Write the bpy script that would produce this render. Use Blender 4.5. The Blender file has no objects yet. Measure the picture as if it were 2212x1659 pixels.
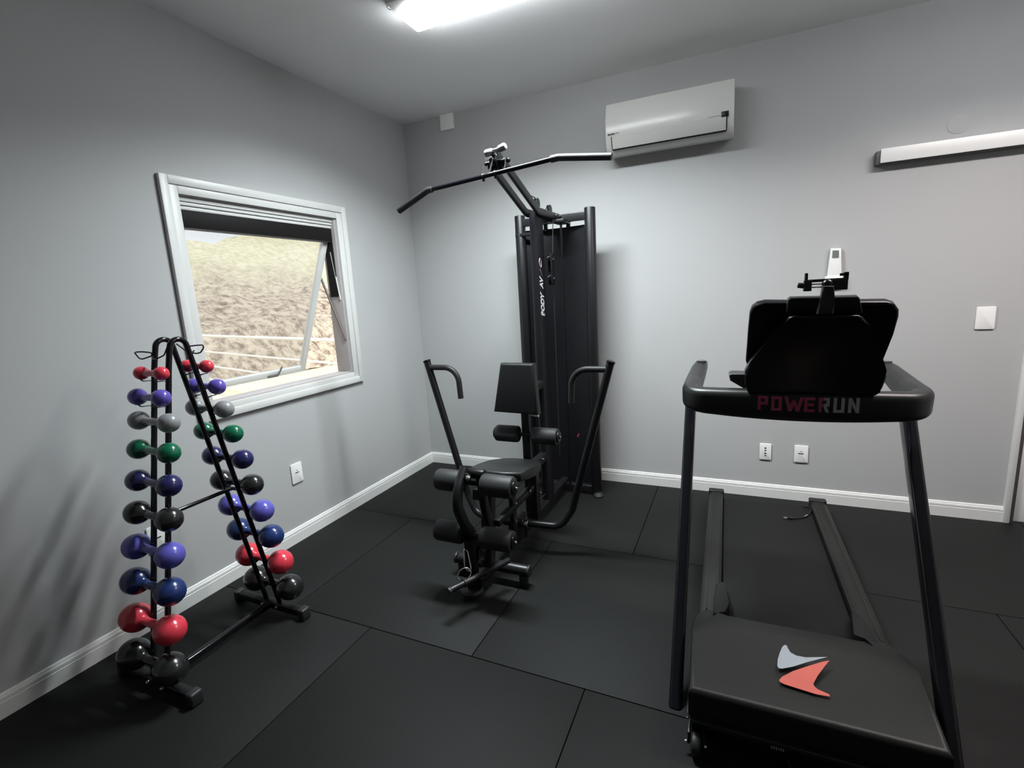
import bpy, bmesh, math, random
from mathutils import Vector, Matrix
PI = math.pi
sc = bpy.context.scene
COL = sc.collection
V = Vector
random.seed(7)

# ------------------------------------------------------------------ materials
def mat(name, col, rough=0.5, metal=0.0, spec=0.5, noise=0.0, nscale=40.0, bump=0.0, bscale=200.0,
        coat=0.0, emit=None, estr=0.0, col2=None):
    m = bpy.data.materials.new(name); m.use_nodes = True
    nt = m.node_tree; N = nt.nodes; L = nt.links
    b = N['Principled BSDF']
    b.inputs['Base Color'].default_value = (*col, 1)
    b.inputs['Roughness'].default_value = rough
    b.inputs['Metallic'].default_value = metal
    b.inputs['Specular IOR Level'].default_value = spec
    b.inputs['Coat Weight'].default_value = coat
    tc = N.new('ShaderNodeTexCoord')
    if noise > 0 or col2:
        n = N.new('ShaderNodeTexNoise'); n.inputs['Scale'].default_value = nscale; n.inputs['Detail'].default_value = 5
        L.new(tc.outputs['Object'], n.inputs['Vector'])
        r = N.new('ShaderNodeMix'); r.data_type = 'RGBA'
        c2 = col2 if col2 else tuple(c*(1-noise) for c in col)
        c1 = col if col2 else tuple(min(1, c*(1+noise)) for c in col)
        r.inputs[6].default_value = (*c1, 1); r.inputs[7].default_value = (*c2, 1)
        L.new(n.outputs['Fac'], r.inputs[0]); L.new(r.outputs[2], b.inputs['Base Color'])
    if bump > 0:
        n2 = N.new('ShaderNodeTexNoise'); n2.inputs['Scale'].default_value = bscale; n2.inputs['Detail'].default_value = 3
        L.new(tc.outputs['Object'], n2.inputs['Vector'])
        bp = N.new('ShaderNodeBump'); bp.inputs['Strength'].default_value = bump; bp.inputs['Distance'].default_value = 0.002
        L.new(n2.outputs['Fac'], bp.inputs['Height']); L.new(bp.outputs['Normal'], b.inputs['Normal'])
    if emit:
        b.inputs['Emission Color'].default_value = (*emit, 1); b.inputs['Emission Strength'].default_value = estr
    return m

M_wall = mat('grey_wall_paint', (0.43, 0.432, 0.43), 0.72, noise=0.02, nscale=3, bump=0.08, bscale=350, spec=0.25)
M_ceil = mat('ceiling_paint', (0.88, 0.88, 0.885), 0.7, noise=0.02, nscale=4, bump=0.06, bscale=300, spec=0.2)
M_trim = mat('white_trim_paint', (0.74, 0.74, 0.72), 0.4, noise=0.01, nscale=6)
M_rubber = mat('rubber_mat', (0.0085, 0.0090, 0.0085), 0.60, noise=0.22, nscale=220, bump=0.35, bscale=420, spec=0.16)
M_joint = mat('mat_underlay', (0.006, 0.006, 0.006), 0.9, noise=0.1)
M_black = mat('black_powder_coat', (0.008, 0.008, 0.009), 0.38, spec=0.38, noise=0.1, nscale=60, bump=0.06, bscale=900)
M_gloss = mat('gloss_black_paint', (0.006, 0.006, 0.008), 0.13, noise=0.05, nscale=30, spec=0.4, coat=0.05)
M_shroud = mat('shroud_plastic', (0.006, 0.006, 0.008), 0.42, spec=0.3, noise=0.08, nscale=25, bump=0.05, bscale=700)
M_vinyl = mat('black_vinyl', (0.012, 0.013, 0.013), 0.45, spec=0.35, noise=0.1, nscale=30, bump=0.15, bscale=500)
M_foam = mat('roller_foam', (0.020, 0.021, 0.022), 0.55, spec=0.4, noise=0.1, nscale=60, bump=0.25, bscale=700)
M_plast = mat('treadmill_plastic', (0.011, 0.011, 0.011), 0.36, spec=0.38, noise=0.1, nscale=40, bump=0.12, bscale=700)
M_cons = mat('console_plastic', (0.003, 0.003, 0.0035), 0.30, spec=0.3, noise=0.08, nscale=40, bump=0.05, bscale=800)
M_hood = mat('hood_plastic', (0.010, 0.010, 0.009), 0.40, spec=0.28, noise=0.08, nscale=60, bump=0.2, bscale=600)
M_rail = mat('side_rail_plastic', (0.012, 0.012, 0.0105), 0.5, spec=0.25, noise=0.1, nscale=60, bump=0.2, bscale=500)
M_belt = mat('belt_rubber', (0.0085, 0.0088, 0.0082), 0.62, spec=0.16, noise=0.15, nscale=120, bump=0.3, bscale=800)
M_grip = mat('grip_rubber', (0.016, 0.016, 0.017), 0.5, noise=0.1, nscale=80, bump=0.2, bscale=700)
M_chrome = mat('chrome', (0.82, 0.82, 0.82), 0.14, metal=1.0, noise=0.02, nscale=20)
M_nylon = mat('white_nylon', (0.20, 0.20, 0.195), 0.4, noise=0.04, nscale=40)
M_white = mat('white_plastic', (0.78, 0.78, 0.76), 0.35, noise=0.01, nscale=20)
M_ac = mat('air_conditioner_plastic', (0.60, 0.60, 0.57), 0.25, noise=0.01, nscale=10)
M_dark = mat('dark_plastic', (0.004, 0.004, 0.004), 0.35, spec=0.3, noise=0.05)
M_lcd = mat('lcd_screen', (0.16, 0.18, 0.17), 0.25, noise=0.03)
M_alu = mat('window_aluminium', (0.62, 0.62, 0.60), 0.4, noise=0.02, nscale=20)
M_dark_alu_shade = mat('dark_aluminium_and_shade', (0.010, 0.009, 0.009), 0.6, spec=0.12, noise=0.1, nscale=20)
M_mauve = mat('window_jamb_paint', (0.42, 0.38, 0.38), 0.6, noise=0.04, nscale=10)
M_red_letter = mat('crimson_print', (0.40, 0.045, 0.10), 0.45, noise=0.05)
M_grey_letter = mat('silver_print', (0.36, 0.36, 0.37), 0.4, noise=0.05)
M_white_letter = mat('white_print', (0.75, 0.75, 0.76), 0.5, noise=0.02)
M_silver_deck = mat('silver_emblem', (0.27, 0.29, 0.31), 0.35, metal=0.2, noise=0.05, nscale=15)
M_red_deck = mat('red_emblem', (0.40, 0.085, 0.065), 0.35, noise=0.08, nscale=15)
M_fence = mat('white_fence_wire', (0.85, 0.83, 0.80), 0.6, noise=0.02)
M_soil = mat('bare_soil', (0.60, 0.56, 0.36), 0.95, col2=(0.70, 0.62, 0.46), nscale=1.5, bump=0.5, bscale=8)
M_door = mat('door_paint', (0.80, 0.79, 0.80), 0.35, noise=0.01, nscale=8)
M_doorg = mat('door_glass', (0.45, 0.44, 0.45), 0.25, noise=0.02, nscale=8)

def hill_material():
    m = bpy.data.materials.new('grassy_bank'); m.use_nodes = True
    nt = m.node_tree; N = nt.nodes; L = nt.links; b = N['Principled BSDF']
    tc = N.new('ShaderNodeTexCoord')
    sep = N.new('ShaderNodeSeparateXYZ'); L.new(tc.outputs['Object'], sep.inputs[0])
    n1 = N.new('ShaderNodeTexNoise'); n1.inputs['Scale'].default_value = 4.2; n1.inputs['Detail'].default_value = 9
    n1.inputs['Roughness'].default_value = 0.75
    L.new(tc.outputs['Object'], n1.inputs['Vector'])
    r1 = N.new('ShaderNodeValToRGB'); e = r1.color_ramp.elements
    e[0].position = 0.38; e[0].color = (0.20, 0.135, 0.10, 1)
    e[1].position = 0.56; e[1].color = (0.68, 0.59, 0.48, 1)
    L.new(n1.outputs['Fac'], r1.inputs[0])
    n2 = N.new('ShaderNodeTexNoise'); n2.inputs['Scale'].default_value = 0.9; n2.inputs['Detail'].default_value = 6
    L.new(tc.outputs['Object'], n2.inputs['Vector'])
    mp = N.new('ShaderNodeMapRange'); mp.inputs['From Min'].default_value = 1.6; mp.inputs['From Max'].default_value = 3.6
    L.new(sep.outputs['Z'], mp.inputs['Value'])
    ad = N.new('ShaderNodeMath'); ad.operation = 'ADD'; L.new(mp.outputs[0], ad.inputs[0]); L.new(n2.outputs['Fac'], ad.inputs[1])
    mr = N.new('ShaderNodeMapRange'); mr.inputs['From Min'].default_value = 0.6; mr.inputs['From Max'].default_value = 1.3
    L.new(ad.outputs[0], mr.inputs['Value'])
    n3 = N.new('ShaderNodeTexNoise'); n3.inputs['Scale'].default_value = 5; n3.inputs['Detail'].default_value = 6
    L.new(tc.outputs['Object'], n3.inputs['Vector'])
    r3 = N.new('ShaderNodeValToRGB'); e = r3.color_ramp.elements
    e[0].position = 0.38; e[0].color = (0.56, 0.57, 0.38, 1)
    e[1].position = 0.6; e[1].color = (0.74, 0.68, 0.54, 1)
    L.new(n3.outputs['Fac'], r3.inputs[0])
    mx = N.new('ShaderNodeMix'); mx.data_type = 'RGBA'
    L.new(mr.outputs[0], mx.inputs[0]); L.new(r1.outputs[0], mx.inputs[6]); L.new(r3.outputs[0], mx.inputs[7])
    L.new(mx.outputs[2], b.inputs['Base Color']); b.inputs['Roughness'].default_value = 0.95
    b.inputs['Specular IOR Level'].default_value = 0.1
    bp = N.new('ShaderNodeBump'); bp.inputs['Strength'].default_value = 0.8; bp.inputs['Distance'].default_value = 0.15
    L.new(n1.outputs['Fac'], bp.inputs['Height']); L.new(bp.outputs['Normal'], b.inputs['Normal'])
    return m
M_hill = hill_material()

def glass_material():
    m = bpy.data.materials.new('window_glass'); m.use_nodes = True
    nt = m.node_tree; N = nt.nodes; L = nt.links
    N.remove(N['Principled BSDF']); out = N['Material Output']
    tr = N.new('ShaderNodeBsdfTransparent'); tr.inputs[0].default_value = (0.93, 0.93, 0.92, 1)
    gl = N.new('ShaderNodeBsdfGlossy'); gl.inputs['Roughness'].default_value = 0.02; gl.inputs[0].default_value = (0.9, 0.9, 0.9, 1)
    lw = N.new('ShaderNodeLayerWeight'); lw.inputs['Blend'].default_value = .22
    fr = N.new('ShaderNodeMapRange'); fr.inputs['From Min'].default_value = 0; fr.inputs['From Max'].default_value = 1; fr.inputs['To Min'].default_value = .03; fr.inputs['To Max'].default_value = .30
    L.new(lw.outputs['Facing'], fr.inputs['Value'])
    nz = N.new('ShaderNodeTexNoise'); nz.inputs['Scale'].default_value = 2
    mx = N.new('ShaderNodeMixShader'); L.new(fr.outputs[0], mx.inputs[0]); L.new(tr.outputs[0], mx.inputs[1]); L.new(gl.outputs[0], mx.inputs[2])
    df = N.new('ShaderNodeBsdfDiffuse'); df.inputs[0].default_value = (.85, .83, .80, 1); m2 = N.new('ShaderNodeMixShader'); m2.inputs[0].default_value = .10  # diffuse share paints in the pale reflection haze over the pane
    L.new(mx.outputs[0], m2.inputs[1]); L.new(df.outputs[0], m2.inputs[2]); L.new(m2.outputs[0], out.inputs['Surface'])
    return m
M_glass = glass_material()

def vinyl(name, c, rough=0.22):
    return mat(name, c, rough, noise=0.04, nscale=15, spec=0.5, coat=0.25)
M_db = {
 'red': vinyl('red_vinyl', (0.60, 0.040, 0.065)),
 'violet': vinyl('violet_vinyl', (0.100, 0.072, 0.37)),
 'grey': vinyl('grey_vinyl', (0.22, 0.225, 0.23), 0.3),
 'green': vinyl('green_vinyl', (0.003, 0.105, 0.050)),
 'navy': vinyl('navy_vinyl', (0.016, 0.016, 0.078)),
 'black': vinyl('black_gloss_vinyl', (0.014, 0.014, 0.014)),
 'periwinkle': vinyl('periwinkle_vinyl', (0.095, 0.088, 0.40)),
 'blue': vinyl('blue_vinyl', (0.013, 0.030, 0.125)),
}

# ------------------------------------------------------------------ mesh helpers
def newbm(): return bmesh.new()

def rbox(bm, lo, hi, bev=0.004, seg=2, M=None):
    lo = V(lo); hi = V(hi)
    lo, hi = V([min(a, b) for a, b in zip(lo, hi)]), V([max(a, b) for a, b in zip(lo, hi)])
    c = (lo+hi)/2; s = hi-lo
    t = bmesh.new(); bmesh.ops.create_cube(t, size=1)
    for v in t.verts: v.co = V((v.co.x*s.x, v.co.y*s.y, v.co.z*s.z))
    b = min(bev, min(s)*0.45)
    if b > 0: bmesh.ops.bevel(t, geom=list(t.edges), offset=b, segments=seg, affect='EDGES', profile=0.5)
    for v in t.verts:
        v.co = v.co + c
        if M is not None: v.co = M @ v.co
    merge(bm, t)

def merge(bm, t):
    vm = {}
    for v in t.verts: vm[v] = bm.verts.new(v.co)
    for f in t.faces:
        try: bm.faces.new([vm[v] for v in f.verts])
        except ValueError: pass
    t.free()

def fillet(pts, r, n=7):
    pts = [V(p) for p in pts]
    if not isinstance(r, (list, tuple)): r = [r]*len(pts)
    out = [pts[0]]
    for i in range(1, len(pts)-1):
        a, b, c = pts[i-1], pts[i], pts[i+1]
        d1 = (a-b); d2 = (c-b); l1 = d1.length; l2 = d2.length; d1.normalize(); d2.normalize()
        ang = d1.angle(d2); rr = r[i]
        if rr <= 0 or ang > PI-0.02: out.append(b); continue
        tl = min(rr/math.tan(ang/2), l1*0.48, l2*0.48); rr = tl*math.tan(ang/2)
        ctr = b + (d1+d2).normalized()*(rr/math.sin(ang/2))
        p1 = b+d1*tl; p2 = b+d2*tl
        u = (p1-ctr); w = (p2-ctr); th = u.angle(w); ax = u.cross(w).normalized()
        for k in range(n+1):
            out.append(ctr + Matrix.Rotation(th*k/n, 3, ax) @ u)
    out.append(pts[-1])
    return out

def circ(r, n=16, ry=None):
    ry = r if ry is None else ry
    return [(r*math.cos(2*PI*k/n), ry*math.sin(2*PI*k/n)) for k in range(n)]
def rrect(w, h, r, n=4):
    o = []
    for cx, cy, a0 in ((w/2-r, h/2-r, 0), (-w/2+r, h/2-r, 90), (-w/2+r, -h/2+r, 180), (w/2-r, -h/2+r, 270)):
        for k in range(n+1):
            a = math.radians(a0+90*k/n); o.append((cx+r*math.cos(a), cy+r*math.sin(a)))
    return o

def sweep(bm, path, prof, up=(0, 0, 1), closed=False, scales=None, cap=True):
    """profile (a,b): a along the side direction, b along the transported 'up'"""
    path = [V(p) for p in path]; n = len(path)
    rings = []; T0 = None; U = V(up)
    for i in range(n):
        if closed: T = (path[(i+1) % n]-path[i-1]).normalized()
        elif i == 0: T = (path[1]-path[0]).normalized()
        elif i == n-1: T = (path[-1]-path[-2]).normalized()
        else:
            a = (path[i]-path[i-1]).normalized(); b = (path[i+1]-path[i]).normalized(); T = (a+b).normalized()
        if T0 is None:
            U = (U-T*U.dot(T))
            if U.length < 1e-4: U = V((1, 0, 0))-T*T.x
            U.normalize()
        else:
            q = T0.rotation_difference(T); U = q @ U; U = (U-T*U.dot(T)).normalized()
        T0 = T; S = T.cross(U)
        s = scales[i] if scales else 1
        sx, sy = s if isinstance(s, tuple) else (s, s)
        rings.append([bm.verts.new(path[i]+S*a*sx+U*b*sy) for a, b in prof])
    m = len(prof)
    R = range(n) if closed else range(n-1)
    for i in R:
        A = rings[i]; B = rings[(i+1) % n]
        for k in range(m):
            bm.faces.new((A[k], A[(k+1) % m], B[(k+1) % m], B[k]))
    if cap and not closed:
        bm.faces.new(rings[0][::-1]); bm.faces.new(rings[-1])

def tube(bm, path, r, n=14, **k): sweep(bm, path, circ(r, n), **k)
def cyl(bm, a, b, r, n=20, bev=0.0):
    a = V(a); b = V(b)
    if bev > 0:
        d = (b-a).normalized(); L = (b-a).length; bev = min(bev, r*0.9, L*0.45)
        tube(bm, [a, a+d*bev*.3, a+d*bev, b-d*bev, b-d*bev*.3, b], r, n, scales=[(r-bev)/r, (r-bev*.3)/r, 1, 1, (r-bev*.3)/r, (r-bev)/r])
    else: tube(bm, [a, b], r, n)
def lathe(bm, prof, a, d, n=28):
    """prof: (dist along axis, radius)"""
    a = V(a); d = V(d).normalized(); u = d.orthogonal().normalized(); w = d.cross(u)
    rings = []
    for t, r in prof:
        if r < 1e-6: rings.append([bm.verts.new(a+d*t)])
        else: rings.append([bm.verts.new(a+d*t+(u*math.cos(2*PI*k/n)+w*math.sin(2*PI*k/n))*r) for k in range(n)])
    for A, B in zip(rings, rings[1:]):
        for k in range(n):
            k2 = (k+1) % n
            if len(A) == 1 and len(B) == 1: continue
            if len(A) == 1: bm.faces.new((A[0], B[k], B[k2]))
            elif len(B) == 1: bm.faces.new((A[k], B[0], A[k2]))
            else: bm.faces.new((A[k], B[k], B[k2], A[k2]))
    if len(rings[0]) > 1: bm.faces.new(rings[0])
    if len(rings[-1]) > 1: bm.faces.new(rings[-1][::-1])
def sphere(bm, c, r, sx=1, sy=1, sz=1):
    t = bmesh.new(); bmesh.ops.create_uvsphere(t, u_segments=20, v_segments=12, radius=r)
    for v in t.verts: v.co = V((v.co.x*sx, v.co.y*sy, v.co.z*sz))+V(c)
    merge(bm, t)
def prism(bm, poly, f0, f1, bev=0.0, seg=2, smoothpoly=0):
    """poly 2D -> f0(p), f1(p) give the 3D points of both faces"""
    if smoothpoly:
        for _ in range(smoothpoly):
            q = []
            for i, p in enumerate(poly):
                nx = poly[(i+1) % len(poly)]
                q.append((p[0]*.75+nx[0]*.25, p[1]*.75+nx[1]*.25)); q.append((p[0]*.25+nx[0]*.75, p[1]*.25+nx[1]*.75))
            poly = q
    t = bmesh.new()
    A = [t.verts.new(V(f0(p))) for p in poly]; B = [t.verts.new(V(f1(p))) for p in poly]
    fa = t.faces.new(A[::-1]); fb = t.faces.new(B)
    n = len(poly)
    for i in range(n): t.faces.new((A[i], A[(i+1) % n], B[(i+1) % n], B[i]))
    if bev > 0:
        es = list(fa.edges)+list(fb.edges)
        bmesh.ops.bevel(t, geom=es, offset=bev, segments=seg, affect='EDGES', profile=0.5)
    merge(bm, t)

# ------------------------------------------------------------------ object helpers
def link(name, bm, m, origin, sharp=35, smooth=True):
    bmesh.ops.recalc_face_normals(bm, faces=bm.faces)
    o = V(origin)
    for v in bm.verts: v.co -= o
    me = bpy.data.meshes.new(name); bm.to_mesh(me); bm.free()
    me.materials.append(m)
    if smooth:
        me.shade_smooth(); me.set_sharp_from_angle(angle=math.radians(sharp))
    ob = bpy.data.objects.new(name, me); COL.objects.link(ob)
    return ob
def tag(o, label, cat, group=None):
    o['label'] = label; o['category'] = cat
    if group: o['group'] = group
    return o
ORG = {}
def thing(name, label, cat, loc, rz=0.0, group=None):
    e = bpy.data.objects.new(name, None); COL.objects.link(e); e.location = loc; e.rotation_euler = (0, 0, rz)
    e.empty_display_size = 0.05
    ORG[e.name] = V(loc); return tag(e, label, cat, group)
def part(name, bm, m, parent, label=None, **k):
    og = ORG[parent.name]
    o = link(name, bm, m, og, **k); o.parent = parent; ORG[o.name] = og
    if label: o['label'] = label
    return o
def solo(name, bm, m, label, cat, loc, group=None, **k):
    o = link(name, bm, m, loc, **k); o.location = loc; ORG[o.name] = V(loc)
    return tag(o, label, cat, group)
def struct(name, bm, m, parent=None, **k):
    if parent is not None: return part(name, bm, m, parent, **k)
    o = link(name, bm, m, (0, 0, 0), **k); ORG[o.name] = V((0, 0, 0)); o['kind'] = 'structure'
    return o

# ================================================================== ROOM
H = 2.834; XR = 4.9; YF = -5.3; TH = 0.12
bm = newbm()
for i, (y0, y1, xs) in enumerate(((-1.03, 0.0, [0, .985, 1.985, 2.985, 3.985, XR]),
                                  (-2.03, -1.03, [0, .52, 1.515, 2.515, 3.515, 4.515, XR]),
                                  (-3.03, -2.03, [0, .995, 1.995, 2.995, 3.995, XR]),
                                  (-4.03, -3.03, [0, .5, 1.5, 2.5, 3.5, 4.5, XR]),
                                  (YF, -4.03, [0, 1, 2, 3, 4, XR]))):
    for a, b in zip(xs, xs[1:]):
        rbox(bm, (a+.0016, y0+.0016, -.016), (b-.0016, y1-.0016, 0), .0022, 2)
struct('floor', bm, M_rubber)
bm = newbm(); rbox(bm, (-TH, YF-TH, -.12), (XR+TH, 1.6, -.0165), 0)
struct('trim_1', bm, M_joint)
bm = newbm(); rbox(bm, (-TH, YF-TH, H), (XR+TH, 1.6, H+.12), 0)
struct('ceiling', bm, M_ceil)
# left wall with the window opening
wy0, wy1, wz0, wz1 = -1.935, -0.885, 0.965, 2.022
bm = newbm()
rbox(bm, (-TH, YF, 0), (0, wy0, H), 0); rbox(bm, (-TH, wy1, 0), (0, TH, H), 0)
rbox(bm, (-TH, wy0, 0), (0, wy1, wz0), 0); rbox(bm, (-TH, wy0, wz1), (0, wy1, H), 0)
struct('wall_left', bm, M_wall)
# back wall with a doorway at the right
dx0, dx1, dz = 3.9548, 4.80, 2.03
bm = newbm()
rbox(bm, (0, 0, 0), (dx0, TH, H), 0); rbox(bm, (dx0, 0, dz), (dx1, TH, H), 0); rbox(bm, (dx1, 0, 0), (XR, TH, H), 0)
struct('wall_back', bm, M_wall)
bm = newbm(); rbox(bm, (XR, YF, 0), (XR+TH, 1.6, H), 0); struct('wall_right', bm, M_wall)
bm = newbm(); rbox(bm, (-TH, YF-TH, 0), (XR+TH, YF, H), 0); struct('wall_front', bm, M_wall)
# baseboards: profile with two grooves
def base_profile():  # (depth, z)
    return [(0, 0), (.015, 0), (.015, .061), (.0125, .063), (.0125, .066), (.0145, .068), (.0135, .079), (.0095, .0815), (.0095, .084), (.0075, .090), (.004, .0925), (0, .0925)]
bm = newbm()
prism(bm, base_profile(), lambda p: (p[0], YF, p[1]), lambda p: (p[0], -.0005, p[1]))
struct('baseboard_left', bm, M_trim, smooth=False)
bm = newbm()
prism(bm, base_profile(), lambda p: (.0155, -p[0], p[1]), lambda p: (3.905, -p[0], p[1]))
struct('baseboard_back', bm, M_trim, smooth=False)

# door casing + leaf
bm = newbm(); rbox(bm, (3.905, -.022, 0), (3.934, TH, dz), .003); rbox(bm, (3.905, -.022, dz), (4.85, TH, dz+.03), .003)
rbox(bm, (4.80, -.022, 0), (4.85, TH, dz), .003)
struct('trim_2', bm, M_trim)
bm = newbm(); rbox(bm, (3.9345, -.008, 0), (3.9545, TH, dz), .002); struct('trim_3', bm, mat('door_gap_grey', (.10, .095, .095), .6, noise=.05))
d = bpy.data.objects.new('door_1', None); COL.objects.link(d); d.location = (3.97, .05, 0); ORG['door_1'] = V((3.97, .05, 0)); d['kind'] = 'structure'
bm = newbm(); rbox(bm, (3.958, .004, .006), (4.797, .044, .56), .004); part('lower_panel', bm, M_door, d)
bm = newbm(); rbox(bm, (3.958, .004, .561), (3.995, .044, 2.025), .004); rbox(bm, (4.76, .004, .561), (4.797, .044, 2.025), .004)
rbox(bm, (3.995, .004, 1.985), (4.76, .044, 2.025), .004); part('door_frame', bm, M_door, d)
bm = newbm(); rbox(bm, (3.995, .016, .561), (4.76, .032, 1.985), .001); part('upper_panel', bm, M_doorg, d)

# white track above the door
rt = thing('door_track', 'long white rail fixed on the grey wall above the doorway at right', 'rail', (3.18, 0, 2.05))
bm = newbm(); rbox(bm, (3.183, -.064, 2.052), (4.86, -.052, 2.125), .001); rbox(bm, (3.185, -.060, 2.118), (4.86, 0, 2.125), .001); part('face_board', bm, M_white, rt)
bm = newbm(); rbox(bm, (3.166, -.0515, 2.047), (4.855, 0, 2.1175), .001); part('underside_shade', bm, mat('track_shadow_grey', (.10, .095, .09), .5, noise=.03), rt, label='rail underside with its shade painted dark grey')  # dark colour stands for the underside's shade and the shadow on the wall

# ================================================================== WINDOW
w = bpy.data.objects.new('window_1', None); COL.objects.link(w); w.location = (0, -1.41, wz0); ORG['window_1'] = V((0, -1.41, wz0)); w['kind'] = 'structure'
oy0, oy1, oz0, oz1 = -2.012, -.795, .893, 2.097
bm = newbm()
def frame_x(bm, x0, x1, y0, y1, z0, z1, t, bev=.003, tb=None):
    tb = t if tb is None else tb
    rbox(bm, (x0, y0, z0), (x1, y0+t, z1), bev); rbox(bm, (x0, y1-t, z0), (x1, y1, z1), bev)
    rbox(bm, (x0, y0+t, z1-t), (x1, y1-t, z1), bev); rbox(bm, (x0, y0+t, z0), (x1, y1-t, z0+tb), bev)
frame_x(bm, 0, .014, oy0+.040, oy1-.040, oz0+.030, oz1-.036, .045)
frame_x(bm, 0, .022, oy0, oy1, oz0, oz1, .0405)
part('window_casing', bm, M_alu, w)
bm = newbm()
frame_x(bm, -TH, -.001, wy0+.001, wy1-.001, wz0+.001, wz1-.001, .010, .002)
part('window_frame', bm, M_mauve, w, label='pinkish grey reveal')
bm = newbm()
for z0, z1, x0, x1 in ((1.990, 2.010, -.05, -.012), (1.972, 1.989, -.06, -.02), (1.952, 1.970, -.07, -.028)):
    rbox(bm, (x0, wy0+.012, z0), (x1, wy1-.012, z1), .003)
part('head_track', bm, M_alu, w, label='ribbed grey track at the head')
bm = newbm(); rbox(bm, (-.038, wy0+.012, 1.868), (-.030, wy1-.012, 1.951), .001)
part('head_shade_strip', bm, M_dark_alu_shade, w, label='black strip standing in for exterior shade under the head track')  # solid black panel painted in for the dark exterior shade above the sash
bm = newbm(); rbox(bm, (-.10, -.9035, 1.50), (-.030, -.896, 1.866), .003)
part('side_channel', bm, M_dark_alu_shade, w, label='dark channel in the far jamb')
# tilted sash: hinge top (-.05,1.868) bottom (-.44,.985)
th = math.atan2(.380, .915); Ls = math.hypot(.380, .915)
MS = Matrix.Translation(V((-.064, 0, 1.897))) @ Matrix.Rotation(th, 4, 'Y')  # local -z runs down and out
sy0, sy1 = -1.915, -.905
def loc_sash(lo, hi, bev, m, name, par, label=None):
    bm = newbm(); rbox(bm, lo, hi, bev, M=MS); return part(name, bm, m, par, label)
bm = newbm()
for lo, hi in (((-.014, sy0, -Ls), (.014, sy0+.042, 0)), ((-.014, sy1-.042, -Ls), (.014, sy1, 0)),
               ((-.014, sy0+.042, -.034), (.014, sy1-.042, 0)), ((-.014, sy0+.042, -Ls), (.014, sy1-.042, -Ls+.045))):
    rbox(bm, lo, hi, .003, M=MS)
sash = part('window_sash', bm, M_trim, w, label='white sash tilted outward')
bm = newbm(); rbox(bm, (-.003, sy0+.036, -Ls+.038), (.003, sy1-.036, -.030), 0, M=MS)
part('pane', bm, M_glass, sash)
bm = newbm()
rbox(bm, (.012, -1.235, -Ls+.006), (.026, -1.155, -Ls+.022), .002, M=MS)
tube(bm, [MS @ V((.024, -1.17, -Ls+.014)), MS @ V((.036, -1.165, -Ls+.03)), MS @ V((.038, -1.150, -Ls+.085))], .006, 8)
part('latch', bm, mat('latch_metal', (.25, .24, .23), .35, metal=.6, noise=.05), sash, label='grey lever latch')
bm = newbm()
pA = MS @ V((0, -.900, -.28)); tube(bm, [pA, (-.012, -.898, 1.20)], .008, 8)
part('stay_arm', bm, mat('stay_brown', (.12, .095, .08), .4, noise=.05), w, label='brown stay arm')
bm = newbm(); tube(bm, [(-.055, -.900, 1.80), (-.016, -.899, 1.48)], .005, 8)
part('stay_arm', bm, M_alu, w, label='thin silver stay arm')

# ================================================================== OUTSIDE
bm = newbm()
nx, ny = 40, 50; grid = []
for i in range(nx+1):
    x = -7.3 - 9.0*i/nx
    row = []
    for j in range(ny+1):
        y = -4+28*j/ny
        t = (i/nx)
        z = -.15 + 1.15*min(1, t*9) + (1.31+.19*max(-3, y))*max(0, (t-.08))/.92
        z += .10*math.sin(x*3.1+y*1.7)+.06*math.sin(x*5.3-y*4.1)+.05*random.uniform(-1, 1)
        row.append(bm.verts.new((x, y, z)))
    grid.append(row)
for i in range(nx):
    for j in range(ny): bm.faces.new((grid[i][j], grid[i+1][j], grid[i+1][j+1], grid[i][j+1]))
solo('grassy_bank', bm, M_hill, 'dry grassy earth bank rising outside the open window', 'hillside', (-7.3, 4, -.1))
bm = newbm(); rbox(bm, (-8.2, -6, -.45), (-.20, 24, -.15), 0)
g = struct('ground', bm, M_soil)
fn = thing('wire_fence', 'low fence of white horizontal rails outside the window, in front of the earth bank', 'fence', (-6.9, 2.57, -.15))
A = V((-7.1, 2.63, 0)); B = V((-.42, .685, 0))
for z in (1.0, .70, .43, .17):
    bm = newbm(); tube(bm, [A+V((0, 0, z)), B+V((0, 0, z))], .024 if z == 1.0 else .016, 8); part('rail', bm, M_fence, fn)
for k in range(2):
    p = A.lerp(B, (0.0, 1.0)[k]); bm = newbm(); rbox(bm, p+V((-.025, -.025, -.152)), p+V((.025, .025, 1.04)), .004); part('post', bm, M_fence, fn)

# ================================================================== CEILING LIGHTS
M_tube = mat('lamp_diffuser', (.9, .9, .9), .4, emit=(.93, .97, 1.0), estr=29.0, noise=.01)
def ceiling_lamp(x0, x1, y0, y1, label):
    t = thing('ceiling_light', label, 'light', ((x0+x1)/2, (y0+y1)/2, H))
    bm = newbm(); rbox(bm, (x0, y0, H-.028), (x1, y1, H-.0002), .003); part('housing', bm, M_trim, t)
    bm = newbm(); rbox(bm, (x0+.020, y0+.085, H-.064), (x1-.020, y1-.010, H-.028), .014, 3); part('diffuser', bm, M_tube, t, label='glowing white diffuser')
    bm = newbm(); rbox(bm, (x0-.01, y0+.02, H-.030), (x0+.0, y0+.05, H-.012), .002); rbox(bm, (x0-.012, y0-.002, H-.020), (x0+.0, y0+.014, H-.006), .002); part('end_clip', bm, M_chrome, t)
    return t
ceiling_lamp(.955, 2.20, -1.43, -1.195, 'white ceiling batten light switched on, above the multi gym')
ceiling_lamp(3.15, 4.40, -1.43, -1.195, 'white ceiling batten light above the doorway end of the room')
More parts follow.
